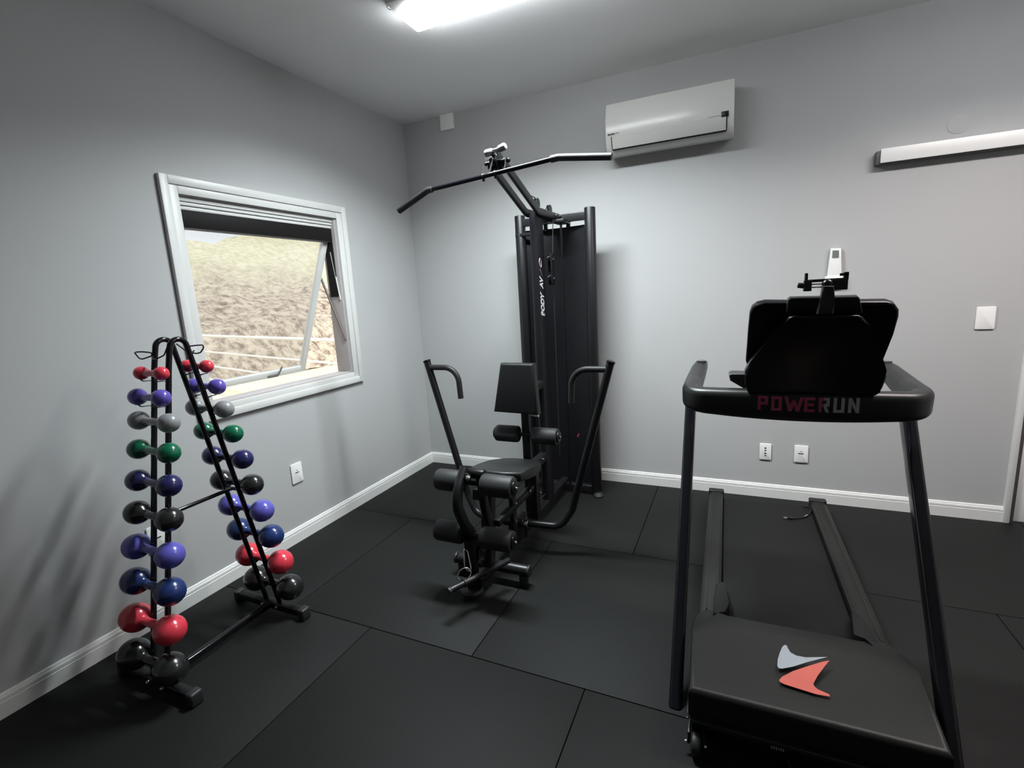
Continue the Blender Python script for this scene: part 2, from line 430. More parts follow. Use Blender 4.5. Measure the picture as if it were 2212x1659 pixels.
def area(name, loc, sx, sy, power, col, spread, rot=(0, 0, 0)):
    l = bpy.data.lights.new(name, 'AREA'); l.shape = 'RECTANGLE'; l.size = sx; l.size_y = sy; l.energy = power
    l.color = col; l.spread = math.radians(spread)
    o = bpy.data.objects.new(name, l); COL.objects.link(o); o.location = loc; o.rotation_euler = rot; return o
area('lamp_beam', (1.42, -1.276, H-.068), .90, .12, 77, (.885, .975, 1.0), 144)
area('lamp_beam', (3.775, -1.276, H-.068), 1.2, .12, 31, (1.0, .865, .83), 144)

# ================================================================== WALL ITEMS
def wallframe(side):  # returns f(u,v,w): u right, v up, w out of the wall
    if side == 'back': return lambda u, v, w_: (u, -w_, v)
    return lambda u, v, w_: (w_, u, v)
def plate(name, label, cat, side, u, v, wd, ht, slots, group=None, dark=M_dark):
    f = wallframe(side); t = thing(name, label, cat, f(u, v, 0), 0, group)
    poly = [(a+u, b+v) for a, b in rrect(wd, ht, .007)]
    bm = newbm(); prism(bm, poly, lambda p: f(p[0], p[1], .0), lambda p: f(p[0], p[1], .009), .003); part('cover_plate', bm, M_white, t)
    for (a, b, w2, h2) in slots:
        bm = newbm(); rbox(bm, f(u+a-w2/2, v+b-h2/2, .0085), f(u+a+w2/2, v+b+h2/2, .0105), .0008); part('socket_slot', bm, dark, t, label='dark slot')
    return t
plate('wall_outlet', 'white outlet with two sockets low on the back wall, left one behind the treadmill', 'outlet', 'back', 2.677, .320, .071, .112,
      [(-.001, .026, .010, .009), (0, .010, .012, .006), (0, -.010, .012, .007), (0, -.026, .010, .006)], 'white plates on the walls')
plate('wall_outlet', 'white one-slot plate low on the back wall, right one behind the treadmill', 'outlet', 'back', 2.885, .321, .080, .115,
      [(-.002, .004, .030, .005), (0, .018, .012, .003)], 'white plates on the walls')
plate('wall_outlet', 'white one-slot plate on the left wall below the window, right of the dumbbell rack', 'outlet', 'left', -1.473, .432, .084, .126,
      [(0, .004, .028, .005), (0, .018, .010, .003)], 'white plates on the walls')
plate('wall_outlet', 'white plate low on the left wall, hidden behind the dumbbell rack uprights', 'outlet', 'left', -2.300, .415, .085, .125,
      [(0, 0, .028, .005)], 'white plates on the walls')
plate('switch_plate', 'plain white switch plate on the back wall beside the doorway', 'switch', 'back', 3.728, 1.178, .084, .124, [])
bm = newbm(); rbox(bm, (.357, -.020, 2.722), (.476, 0, H-.0005), .003)
solo('junction_cover', bm, M_white, 'small square white cover high on the back wall touching the ceiling', 'cover', (.4165, 0, 2.78))
bm = newbm(); lathe(bm, [(0, .048), (.003, .048), (.0045, .044), (.0045, 0)], (3.526, 0, 2.208), (0, -1, 0), 32)
solo('round_cover', bm, M_wall, 'faint round wall-coloured cap on the back wall above the white rail', 'cover', (3.526, 0, 2.208))

# remote control in its wall cradle
rc = thing('remote_control', 'white air conditioner remote held on the back wall above the treadmill phone clamp', 'remote', (3.005, 0, 1.44))
bm = newbm(); poly = [(2.979, 1.615), (3.031, 1.611), (3.045, 1.42), (2.967, 1.42)]
prism(bm, poly, lambda p: (p[0], -.004, p[1]), lambda p: (p[0], -.024, p[1]), .004); part('body', bm, M_white, rc)
bm = newbm(); prism(bm, [(2.9885, 1.601), (3.021, 1.599), (3.022, 1.556), (2.9885, 1.557)], lambda p: (p[0], -.0235, p[1]), lambda p: (p[0], -.0255, p[1])); part('screen', bm, M_lcd, rc, label='grey display')
bm = newbm(); rbox(bm, (2.958, -.030, 1.39), (3.054, 0, 1.452), .004); part('wall_cradle', bm, M_white, rc)

# air conditioner
ac = thing('air_conditioner', 'white split air conditioner mounted high on the back wall', 'air conditioner', (2.06, 0, 2.30))
sec = [(0, 2.345), (0, 2.607), (-.015, 2.615), (-.158, 2.612), (-.172, 2.603), (-.198, 2.50), (-.201, 2.42), (-.192, 2.37), (-.170, 2.328), (-.135, 2.306), (-.06, 2.305), (-.02, 2.325)]
bm = newbm()
xa, xb = 1.683, 2.437
prism(bm, sec, lambda p: (xa, p[0], p[1]), lambda p: (xb, p[0], p[1]), .006, 3); part('housing', bm, M_ac, ac)
def acsurf(s):  # s along the lower front, from z 2.42 downwards
    pts = [V((0, -.2005, 2.402)), V((0, -.1985, 2.390)), V((0, -.192, 2.370)), V((0, -.182, 2.348)), V((0, -.1725, 2.332))]
    return pts
pts = acsurf(0); bm = newbm()
outer = [p+V((0, -.0025, -.0015)) for p in pts]
A_ = [bm.verts.new((xa+.042, p.y, p.z)) for p in outer]; B_ = [bm.verts.new((xb-.042, p.y, p.z)) for p in outer]
A2 = [bm.verts.new((xa+.042, p.y+.004, p.z+.002)) for p in outer]; B2 = [bm.verts.new((xb-.042, p.y+.004, p.z+.002)) for p in outer]
for i in range(len(pts)-1):
    bm.faces.new((A_[i], A_[i+1], B_[i+1], B_[i])); bm.faces.new((A_[i], A2[i], A2[i+1], A_[i+1])); bm.faces.new((B_[i], B_[i+1], B2[i+1], B2[i]))
bm.faces.new((A_[-1], A2[-1], B2[-1], B_[-1])); bm.faces.new((A_[0], B_[0], B2[0], A2[0]))
part('air_flap', bm, M_ac, ac)
bm = newbm()
gp = [V((xa+.0395, p.y-.0005, p.z)) for p in pts]; gq = [V((xb-.0395, p.y-.0005, p.z)) for p in pts]
tube(bm, [p+V((0, -.0025, -.001)) for p in gp]+[p+V((0, -.0025, -.001)) for p in gq[::-1]], .0026, 6); tube(bm, [gp[-1]+V((.002, -.0015, -.004)), gq[-1]+V((-.002, -.0015, -.004))], .0045, 8); part('flap_gap', bm, M_dark, ac, label='black gap around the flap')
bm = newbm(); rbox(bm, (2.369, -.2045, 2.398), (2.408, -.197, 2.428), .0008); part('display', bm, M_dark, ac, label='small black display')
bm = newbm()
for k in range(5): rbox(bm, (1.700+.009*k, -.2035, 2.412+.0012*(k % 2)), (1.7065+.009*k, -.199, 2.422-.001*(k % 3)), .0004)
for k in range(4): rbox(bm, (1.748+.006*k, -.2035, 2.417), (1.7515+.006*k, -.199, 2.421), .0002)
part('maker_mark', bm, M_dark, ac, label='tiny dark print')
bm = newbm(); rbox(bm, (2.300, -.2035, 2.4085), (2.306, -.199, 2.4125), .0004)
for k in range(8): rbox(bm, (2.312+.006*k, -.2035, 2.4095), (2.3155+.006*k, -.199, 2.4112), .0001)
part('mode_print', bm, mat('grey_print', (.3, .3, .3), .5, noise=.02), ac, label='tiny grey print')

# ================================================================== DUMBBELL RACK
rk = thing('dumbbell_rack', 'black A-frame dumbbell rack with two sloping ladders in front of the window wall', 'rack', (.445, -2.345, 0))
yN = lambda z: -2.612+(z-.04)*(.217/1.21)   # near legs
yF = lambda z: -2.077-z*.178   # far legs
for x in (.40, .49):
    bm = newbm()
    path = fillet([(x, yN(.035), .035), (x, yN(1.255), 1.255), (x, -2.372, 1.352), (x, -2.318, 1.352), (x, yF(1.25), 1.25), (x, yF(.035), .035)], [0, .09, .05, .05, .09, 0])
    tube(bm, path, .0105, 14, up=(1, 0, 0)); part('frame_tube', bm, M_gloss, rk)
for y in (-2.612, -2.088):
    bm = newbm(); sweep(bm, [(.205, y, .032), (.65, y, .032)], rrect(.036, .036, .006)); fb = part('foot_bar', bm, M_black, rk)
    for xe, xf in ((.190, .225), (.630, .668)):
        bm = newbm(); rbox(bm, (xe, y-.024, 0), (xf, y+.024, .056), .008, 3); part('rubber_cap', bm, M_grip, fb)
    s = -1 if y < -2.3 else -1
    for x in (.40, .49):
        bm = newbm(); lathe(bm, [(-.004, .009), (.004, .009), (.004, .0065), (.009, .006), (.0115, .003), (.012, 0)], (x, y-.018, .034), (0, -1, 0), 14)
        part('bolt', bm, M_chrome, fb, label='silver cap nut')
bm = newbm(); sweep(bm, [(.445, -2.594, .040), (.445, -2.106, .040)], rrect(.026, .026, .004)); part('base_brace', bm, M_gloss, rk)
bm = newbm(); tube(bm, [(.445, yN(.672), .672), (.445, yF(.672), .672)], .0085, 12)
sweep(bm, [(.395, yN(.672)-.0, .672), (.495, yN(.672), .672)], circ(.0075)); sweep(bm, [(.395, yF(.672), .672), (.495, yF(.672), .672)], circ(.0075))
part('cross_brace', bm, M_gloss, rk)
# thin wire ears at the top
for pts_ in ([(.336, -2.42, 1.309), (.358, -2.425, 1.313), (.388, -2.42, 1.313), (.400, -2.395, 1.306), (.400, -2.395, 1.294), (.376, -2.42, 1.284), (.357, -2.42, 1.288), (.336, -2.42, 1.309)],
             [(.400, -2.393, 1.294), (.425, -2.41, 1.284), (.456, -2.415, 1.284), (.484, -2.40, 1.297), (.490, -2.387, 1.326)],
             [(.490, -2.305, 1.320), (.505, -2.28, 1.321), (.532, -2.275, 1.321), (.533, -2.275, 1.310), (.518, -2.28, 1.292), (.500, -2.285, 1.288), (.490, -2.295, 1.292)],
             [(.400, -2.297, 1.330), (.418, -2.28, 1.303), (.440, -2.275, 1.290), (.462, -2.28, 1.290), (.488, -2.286, 1.300)]):
    bm = newbm(); tube(bm, fillet(pts_, .012, 4), .0028, 8); part('wire_hook', bm, M_black, rk)

rungs = [('red', 1.232, .062, .0262), ('violet', 1.143, .072, .0328), ('grey', 1.048, .093, .0370), ('green', .937, .094, .0392), ('navy', .816, .097, .0425),
         ('black', .691, .100, .0462), ('periwinkle', .558, .105, .0495), ('blue', .423, .107, .0525), ('red', .279, .109, .0550), ('black', .134, .113, .0588)]
words = [('smallest red', 'on the top rung'), ('small violet', 'second from the top'), ('grey', 'third from the top'), ('green', 'fourth from the top'), ('dark navy', 'fifth from the top'),
         ('medium black', 'in the middle'), ('periwinkle blue', 'seventh from the top'), ('deep blue', 'third from the bottom'), ('big red', 'second from the bottom'), ('biggest black', 'on the lowest rung')]
def db_mesh(name, half, r, m):
    bm = newbm(); hr = .0125+.004*(r-.026)/.033; a = r*1.10; n = 26; prof = []
    xs = [-(half+a)+(2*(half+a))*k/72 for k in range(73)]
    for x in xs:
        R = hr if abs(x) < half else 0
        for c in (-half, half):
            q = 1-((x-c)/a)**2
            if q > 0:
                rb = r*math.sqrt(q)
                k_ = .010
                if abs(x) < half: R = max(R, rb) + max(k_-abs(R-rb), 0)**2/(4*k_)
                else: R = max(R, rb)
        prof.append((x, R if R > 1e-4 else 0))
    prof[0] = (prof[0][0], 0); prof[-1] = (prof[-1][0], 0)
    # flatten the outer ends a little
    lathe(bm, prof, (0, 0, 0), (1, 0, 0), 30)
    bmesh.ops.recalc_face_normals(bm, faces=bm.faces)
    me = bpy.data.meshes.new(name); bm.to_mesh(me); bm.free(); me.materials.append(m); me.shade_smooth()
    return me
for k, (c, z, half, r) in enumerate(rungs):
    me = db_mesh('dumbbell', half, r, M_db[c])
    off = .026+.0105+.002 if k > 1 else (.0105+r*.98)
    hr = .0125+.004*(r-.026)/.033
    off = .0105+hr+.004 if k > 1 else .0115+r
    o1 = bpy.data.objects.new('dumbbell', me); COL.objects.link(o1); o1.location = (.445, yN(z)-off, z)
    tag(o1, f'{words[k][0]} dumbbell {words[k][1]} of the left ladder of the rack', 'dumbbell', 'dumbbells on the left ladder')
    o2 = o1.copy(); COL.objects.link(o2); o2.location = (.445, yF(z)+off, z)
    tag(o2, f'{words[k][0]} dumbbell {words[k][1]} of the right ladder of the rack', 'dumbbell', 'dumbbells on the right ladder')
    for fy, sgn in ((yN, -1), (yF, 1)):
        y0 = fy(z); yc = y0+sgn*off
        for x in (.40, .49):
            bm = newbm()
            hh = hr if k > 1 else (r if abs(x-.445) > half-r else hr)
            zb = z-hr-.0035
            if k < 2:  # ball rests here
                zb = z-r-.004
            tube_pts = [(x, y0+sgn*.006, zb-.008), (x, y0+sgn*(off*.6), zb-.001), (x, yc+sgn*hr*.7, zb+.0005), (x, yc+sgn*(hr+.0045), zb+.010)]
            sweep(bm, fillet(tube_pts, .006, 4), rrect(.010, .003, .001, 1), up=(0, 0, 1)); part('cradle_hook', bm, M_black, rk)

# ================================================================== MULTI GYM
GX = 1.352
gy = thing('multi_gym', 'black home multi gym with seat, press arms and tall shroud in the room corner', 'gym machine', (GX, -.95, 0))
def gpart(n, bm, m, label=None, par=None, **k): return part(n, bm, m, par or gy, label, **k)
# base
bm = newbm(); sweep(bm, [(GX, -1.66, .075), (GX, -.27, .075)], rrect(.05, .05, .006)); gpart('base_rail', bm, M_black)
bm = newbm(); cyl(bm, (GX-.195, -1.50, .085), (GX+.205, -1.50, .085), .028, 22, .003); cf = gpart('front_cross_foot', bm, M_black)
for s in (-1, 1):
    bm = newbm(); cyl(bm, (GX+s*.178, -1.50, 0), (GX+s*.178, -1.50, .062), .024, 18, .006); gpart('rubber_foot', bm, M_grip, par=cf)
    bm = newbm(); cyl(bm, (GX+s*.200, -1.50, .085), (GX+s*.214, -1.50, .085), .030, 22, .005); gpart('end_cap', bm, M_grip, par=cf)
bm = newbm(); sweep(bm, [(GX-.25, -.29, .045), (GX+.25, -.29, .045)], rrect(.05, .05, .006)); rf = gpart('rear_cross_foot', bm, M_black)
for s in (-1, 1):
    bm = newbm(); lathe(bm, [(0, .034), (.012, .036), (.022, .030), (.034, .022)], (GX+s*.262, -.33, 0), (0, 0, 1), 22); gpart('rubber_foot', bm, M_grip, par=rf)
bm = newbm(); sweep(bm, [(GX-.025, -1.655, .02), (GX-.025, -1.655, .30)], rrect(.045, .05, .006)); fp = gpart('front_post', bm, M_black)
bm = newbm(); lathe(bm, [(0, .052), (.03, .054), (.042, .046), (.046, 0)], (GX-.03, -1.66, 0), (0, 0, 1), 24); gpart('rubber_foot', bm, M_grip, par=fp)
# rear posts, shroud
for s, x in ((-1, 1.105), (1, 1.597)):
    bm = newbm(); cyl(bm, (x, -.305, .02), (x, -.305, 1.975), .036, 28, .004); gpart('shroud_post', bm, M_black)
bm = newbm()
poly = []
xs_ = [1.105+.492*k/14 for k in range(15)]
yb = lambda x: -.300+.055*(1-((x-1.351)/.246)**2)
A_ = [(x, yb(x)) for x in xs_]; B_ = [(x, yb(x)+.006) for x in xs_[::-1]]
prism(bm, A_+B_, lambda p: (p[0], p[1], .05), lambda p: (p[0], p[1], 1.875)); sh = gpart('shroud_panel', bm, M_shroud)
for x in (1.44, 1.28):
    bm = newbm(); rbox(bm, (x-.012, -.285, 1.86), (x+.012, -.262, 1.935), .002); gpart('bracket', bm, M_black, par=sh)
bm = newbm()
for q in ([(0, 0), (.012, .020), (.018, .036), (.006, .030), (-.004, .014)], [(.010, -.004), (.026, .010), (.024, .028), (.016, .012)]):
    prism(bm, q, lambda p: (1.452+p[0], yb(1.46)-.0015, .405+p[1]), lambda p: (1.452+p[0], yb(1.46)+.002, .405+p[1]))
gpart('emblem', bm, mat('pink_print', (.45, .03, .12), .4, noise=.05), 'small crimson emblem', par=sh)
bm = newbm(); sweep(bm, [(1.12, -.305, 1.925), (1.58, -.305, 1.925)], rrect(.04, .05, .004)); gpart('top_crossbar', bm, M_black)
bm = newbm(); sweep(bm, [(1.08, -.33, 1.845), (1.20, -.33, 1.845)], rrect(.02, .022, .004)); gpart('lower_crossbar', bm, M_black)
bm = newbm(); sweep(bm, [(GX-.008, -.655, 1.90), (GX-.008, -.30, 1.93)], rrect(.05, .05, .005)); gpart('top_beam', bm, M_black)
# main upright
bm = newbm(); sweep(bm, [(GX, -.640, .06), (GX, -.640, 1.925)], rrect(.052, .125, .020, 6), up=(0, 1, 0)); up_ = gpart('upright', bm, M_shroud)
# writing up the side of the upright
def text_mesh(s, size, shear=0.0, bold=.0):
    cu = bpy.data.curves.new('t', 'FONT'); cu.body = s; cu.size = size; cu.shear = shear; cu.extrude = .0008; cu.offset = bold; cu.space_character = .95
    ob = bpy.data.objects.new('t', cu); COL.objects.link(ob); dg = bpy.context.evaluated_depsgraph_get()
    me = bpy.data.meshes.new_from_object(ob.evaluated_get(dg)); bpy.data.objects.remove(ob); bpy.data.curves.remove(cu)
    bm = newbm(); bm.from_mesh(me); bpy.data.meshes.remove(me); return bm
def place_text(bm, y0, z0, scale_len, x):   # text runs upwards on the +x face
    xs2 = [v.co.x for v in bm.verts]; L = max(xs2)-min(xs2); mn = min(xs2); k = scale_len/L
    for v in bm.verts:
        a = (v.co.x-mn)*k; b = v.co.y
        v.co = V((x+v.co.z, y0-b, z0+a))
bm = text_mesh('BODY', .074, .25, .0030); place_text(bm, -.634, 1.305, .150, GX+.0262); gpart('lettering', bm, M_white_letter, 'white upright lettering', par=up_, smooth=False)
bm = text_mesh('AV', .068, .25, .0028); place_text(bm, -.640, 1.472, .078, GX+.0262); gpart('lettering', bm, M_white_letter, 'white upright lettering', par=up_, smooth=False)
bm = newbm()
for q in ([(0, 0), (.018, .012), (.024, .04), (.010, .060), (-.006, .046), (-.010, .018)],):
    loop = [(GX+.0272, -.665-p[0], 1.600+p[1]) for p in q]
    tube(bm, fillet(loop+[loop[0]], .008, 4), .0022, 6)
tube(bm, [(GX+.0272, -.680, 1.59), (GX+.0272, -.665, 1.57), (GX+.0272, -.650, 1.552)], .0022, 6)
gpart('emblem', bm, mat('pale_pink_print', (.55, .42, .45), .4, noise=.05), 'thin looping emblem', par=up_)
# cable pulley beside the upright
bm = newbm(); rbox(bm, (GX+.030, -.560, 1.50), (GX+.036, -.500, 1.69), .003); rbox(bm, (GX+.052, -.560, 1.50), (GX+.058, -.500, 1.69), .003); pb = gpart('pulley_block', bm, M_black)
for z in (1.655, 1.535):
    bm = newbm(); lathe(bm, [(-.009, .040), (-.007, .041), (0, .034), (.007, .041), (.009, .040)], (GX+.044, -.53, z), (1, 0, 0), 24); gpart('pulley', bm, M_gloss, par=pb)
    bm = newbm(); lathe(bm, [(0, .007), (.006, .007), (.008, .004)], (GX+.058, -.53, z), (1, 0, 0), 10); gpart('bolt', bm, M_chrome, par=pb, label='silver bolt')
bm = newbm(); tube(bm, [(GX+.044, -.492, 1.655), (GX+.044, -.45, 1.93)], .003, 8); tube(bm, [(GX+.044, -.492, 1.52), (GX+.044, -.50, .35)], .003, 8); gpart('cable', bm, M_grip)
for x in (GX+.085,):
    bm = newbm(); cyl(bm, (x, -.42, .10), (x, -.42, 1.90), .008, 12); gpart('guide_rod', bm, M_dark)
bm = newbm(); rbox(bm, (GX+.03, -.445, 1.885), (GX+.11, -.30, 1.905), .003); gpart('rod_bracket', bm, M_black)
# overhead arms
armp = [(-.30, 1.945), (-.62, 1.925), (-.74, 1.950), (-1.165, 2.105)]
for s in (-1, 1):
    x = GX+s*.038
    pth = fillet([(x, -.50 if s < 0 else -.31, 1.930 if s > 0 else 1.932), (x, -.70, 1.925), (x, -1.16, 2.105)], .12)
    bm = newbm(); sweep(bm, pth, rrect(.022, .048, .009)); gpart('overhead_arm', bm, M_black)
tp = newbm()
lathe(tp, [(-.020, .046), (-.017, .048), (0, .036), (.017, .048), (.020, .046)], (GX, -1.158, 2.112), (1, 0, 0), 28); tpo = gpart('top_pulley', tp, M_gloss)
bm = newbm(); cyl(bm, (GX-.062, -1.165, 2.110), (GX+.064, -1.165, 2.110), .010, 12); sphere(bm, (GX+.066, -1.165, 2.110), .013); gpart('pulley_bolt', bm, M_dark, par=tpo)
for s in (-1, 1):
    bm = newbm(); lathe(bm, [(-.028, .0), (-.026, .011), (-.018, .016), (.012, .018), (.020, .014), (.024, 0)], (GX+.012+s*.038, -1.190-.0*s, 2.160+s*.006), (s*1, -.15, s*.18), 16); gpart('rubber_stop', bm, M_nylon, par=tpo, label='pale stopper ball')
bm = newbm(); cyl(bm, (GX-.02, -1.19, 2.157), (GX+.045, -1.19, 2.162), .010, 12); gpart('stop_pin', bm, M_chrome, par=tpo)
for y, z in ((-.62, 1.985), (-.40, 1.975)):
    bm = newbm(); lathe(bm, [(-.010, .030), (-.007, .032), (0, .025), (.007, .032), (.010, .030)], (GX+.002, y, z), (1, 0, 0), 24); gpart('beam_pulley', bm, M_dark)
for y, z in ((-.60, 1.945), (-.42, 1.935), (-.33, 1.94)):
    bm = newbm(); lathe(bm, [(0, .008), (.005, .008), (.008, .004)], (GX+.050, y, z), (1, 0, 0), 10); gpart('bolt', bm, M_chrome, label='silver bolt')
bm = newbm(); tube(bm, [(GX+.0, -1.14, 2.15), (GX, -.80, 2.02), (GX, -.64, 2.015)], .003, 8); gpart('cable', bm, M_grip)
# back support
bm = newbm(); sweep(bm, [(GX-.005, -.94, .10), (GX-.005, -.94, 1.00)], rrect(.050, .050, .012)); gpart('support_post', bm, M_black)
bm = newbm(); sweep(bm, [(GX, -.93, .40), (GX, -.68, .40)], rrect(.045, .06, .006)); gpart('post_brace', bm, M_black)
bm = newbm(); sweep(bm, [(GX, -.93, .88), (GX, -.68, .88)], rrect(.045, .05, .006)); gpart('post_brace', bm, M_black)
bm = newbm(); Nb = lambda p, d: (p[0], -1.00+.045*(1.06-p[1])*-.35-d, p[1])
prism(bm, [(1.237, 1.062), (1.442, 1.060), (1.462, .765), (1.178, .772)], lambda p: Nb(p, -.030), lambda p: Nb(p, .028), .014, 4, smoothpoly=0)
gpart('backrest', bm, M_vinyl)
bm = newbm(); cyl(bm, (GX-.20, -.965, .625), (GX+.215, -.965, .625), .012, 12); gpart('roller_axle', bm, M_black)
for s in (-1, 1):
    x0 = GX+(-.195 if s < 0 else .045); x1 = GX+(-.045 if s < 0 else .200)
    bm = newbm(); cyl(bm, (x0, -.965, .625), (x1, -.965, .625), .050, 28, .012); r_ = gpart('foam_roller', bm, M_foam)
    xe = x1 if s > 0 else x0
    bm = newbm(); cyl(bm, (xe, -.965, .625), (xe+s*.010, -.965, .625), .034, 20, .003); gpart('end_cap', bm, M_dark, par=r_)
    bm = newbm(); sphere(bm, (xe+s*.013, -.965, .625), .006); gpart('axle_nut', bm, M_chrome, par=r_, label='silver nut')
bm = newbm(); lathe(bm, [(0, .004), (.02, .004), (.024, .010), (.05, .011)], (GX+.03, -.95, .74), (1, 0, .1), 12); gpart('adjust_pin', bm, M_chrome)
# seat: rounded slab tilted back
def zs(y): return .482+(-1.0-y)*.186
seat = [(-.145, -1.43), (.150, -1.43), (.152, -1.25), (.150, -1.10), (.120, -1.02), (.04, -.985), (-.04, -.985), (-.120, -1.02), (-.150, -1.10), (-.150, -1.25)]
bm = newbm(); prism(bm, seat, lambda p: (1.342+p[0], p[1], zs(p[1])-.050), lambda p: (1.342+p[0], p[1], zs(p[1])+.004), .016, 4, smoothpoly=1)
gpart('seat', bm, M_vinyl)
bm = newbm(); sweep(bm, [(GX, -1.60, .505), (GX, -.96, .42)], rrect(.05, .05, .006)); sweep(bm, [(GX, -1.48, .50), (GX, -1.54, .085)], rrect(.05, .06, .006), up=(1, 0, 0)); gpart('seat_frame', bm, M_black)
bm = newbm(); rbox(bm, (GX-.07, -1.35, .455), (GX+.07, -1.10, .462), .002, M=None); gpart('seat_bracket', bm, M_black)
# leg developer
bm = newbm(); leg = fillet([(1.318, -1.640, .655), (1.318, -1.715, .575), (1.318, -1.735, .50), (1.318, -1.680, .385), (1.330, -1.630, .300), (1.335, -1.630, .205)], .10)
sweep(bm, leg, rrect(.038, .050, .012)); gpart('leg_lever', bm, M_black)
bm = newbm(); sweep(bm, fillet([(1.368, -1.585, .600), (1.368, -1.565, .45), (1.368, -1.525, .30), (1.352, -1.60, .205)], .08), rrect(.034, .048, .01)); gpart('lever_strut', bm, M_black)
bm = newbm(); cyl(bm, (1.300, -1.60, .615), (1.40, -1.60, .615), .024, 18, .003); lathe(bm, [(0, .024), (.012, .022), (.020, .012), (.022, 0)], (1.338, -1.665, .618), (.2, -1, 0), 16); gpart('pivot', bm, M_dark)
bm = newbm(); lathe(bm, [(0, .013), (.01, .013), (.016, .008), (.018, 0)], (1.352, -1.672, .622), (.25, -1, .1), 14); gpart('pivot_nut', bm, M_chrome)
for (y, z, r) in ((-1.615, .572, .053), (-1.655, .322, .052)):
    bm = newbm(); cyl(bm, (GX-.21, y, z), (GX+.215, y, z), .012, 12); gpart('roller_axle', bm, M_black)
    for s in (-1, 1):
        x0, x1 = (GX-.208, GX-.060) if s < 0 else (GX+.042, GX+.205)
        bm = newbm(); cyl(bm, (x0, y, z), (x1, y, z), r, 28, .012); r_ = gpart('foam_roller', bm, M_foam)
        xe = x1 if s > 0 else x0
        bm = newbm(); cyl(bm, (xe, y, z), (xe+s*.008, y, z), .034, 20, .003); gpart('end_cap', bm, M_dark, par=r_)
        bm = newbm(); sphere(bm, (xe+s*.012, y, z), .007); gpart('axle_nut', bm, M_chrome, par=r_, label='silver nut')
# press arms
for s in (-1, 1):
    bm = newbm()
    top = V((GX+s*.551, -1.120, 1.085))
    p = fillet([(GX+s*.045, -1.20, .182), (GX+s*.262, -1.155, .168), (GX+s*.327, -1.135, .270), tuple(top)], [0, .085, .085, 0], 9)
    if s < 0: p = fillet([(GX-.045, -1.20, .182), (GX-.262, -1.155, .168), (GX-.327, -1.135, .270), tuple(top)], [0, .085, .085, 0], 9)
    tube(bm, p, .0205, 18); pa = gpart('press_arm', bm, M_black)
    bm = newbm(); hp = fillet([(GX+s*.535, -1.12, 1.050), (GX+s*.345, -1.12, 1.050), (GX+s*.337, -1.12, .868)], [0, .105, 0], 10)
    tube(bm, hp, .0165, 16); gpart('handle', bm, M_grip, par=pa)
    bm = newbm(); cyl(bm, tuple(top-V((s*.001, 0, .004))), tuple(top+V((s*.003, 0, .009))), .0225, 18, .003); gpart('end_cap', bm, M_dark, par=pa)
    bm = newbm(); cyl(bm, (GX+s*.05, -1.20, .180), (GX+s*.085, -1.195, .178), .0215, 18, .002); gpart('collar', bm, M_chrome, par=pa, label='silver collar')
bm = newbm(); cyl(bm, (GX-.06, -1.20, .182), (GX+.06, -1.20, .182), .028, 18, .003); rbox(bm, (GX-.03, -1.22, .095), (GX+.03, -1.10, .20), .004); gpart('press_pivot', bm, M_black)
bm = newbm(); sweep(bm, [(GX+.075, -1.20, .17), (GX+.075, -1.21, .10)], circ(.010)); gpart('stop_pin', bm, M_black)
bm = newbm(); sweep(bm, [(GX+.045, -1.00, .12), (GX+.045, -1.00, .40)], rrect(.03, .05, .005)); gpart('side_strut', bm, M_black)
for x, y, z in ((GX+.062, -1.30, .34), (GX+.062, -1.10, .33), (GX+.066, -.95, .26), (GX+.035, -.80, .42), (GX+.062, -1.46, .45)):
    bm = newbm(); lathe(bm, [(-.008, .007), (.005, .007), (.008, .004)], (x, y, z), (1, 0, 0), 10); gpart('bolt', bm, M_chrome, 'silver bolt')
bm = newbm(); rbox(bm, (GX+.027, -1.50, .30), (GX+.060, -.90, .335), .003); rbox(bm, (GX+.03, -.97, .09), (GX+.055, -.92, .42), .003); rbox(bm, (GX+.03, -1.32, .09), (GX+.055, -1.27, .46), .003); gpart('side_frame', bm, M_black)
for z in (.20,):
    bm = newbm(); lathe(bm, [(-.010, .045), (-.007, .047), (0, .038), (.007, .047), (.010, .045)], (GX, -1.60, .21), (1, 0, 0), 24); lp = gpart('low_pulley', bm, M_gloss)
bm = newbm(); tube(bm, [(GX, -1.55, .18), (GX, -1.0, .14), (GX, -.50, .14)], .003, 8); gpart('cable', bm, M_grip)
# carabiner at the front
cb = thing('carabiner', 'silver snap hook hanging from the lever below the front rollers', 'carabiner', (1.318, -1.69, .2))
bm = newbm(); L_ = [V((1.318, -1.672, .258)), V((1.328, -1.672, .252)), V((1.352, -1.690, .172)), V((1.342, -1.694, .160)), V((1.318, -1.694, .175)), V((1.308, -1.674, .250))]
sweep(bm, fillet([*L_, L_[0]], .006, 4), circ(.0032, 8)); part('snap_body', bm, M_chrome, cb)
bm = newbm(); cyl(bm, (1.312, -1.672, .250), (1.318, -1.670, .262), .007, 10); part('eye', bm, M_chrome, cb); cb.location = cb.location+V((-.002, -.014, 0))
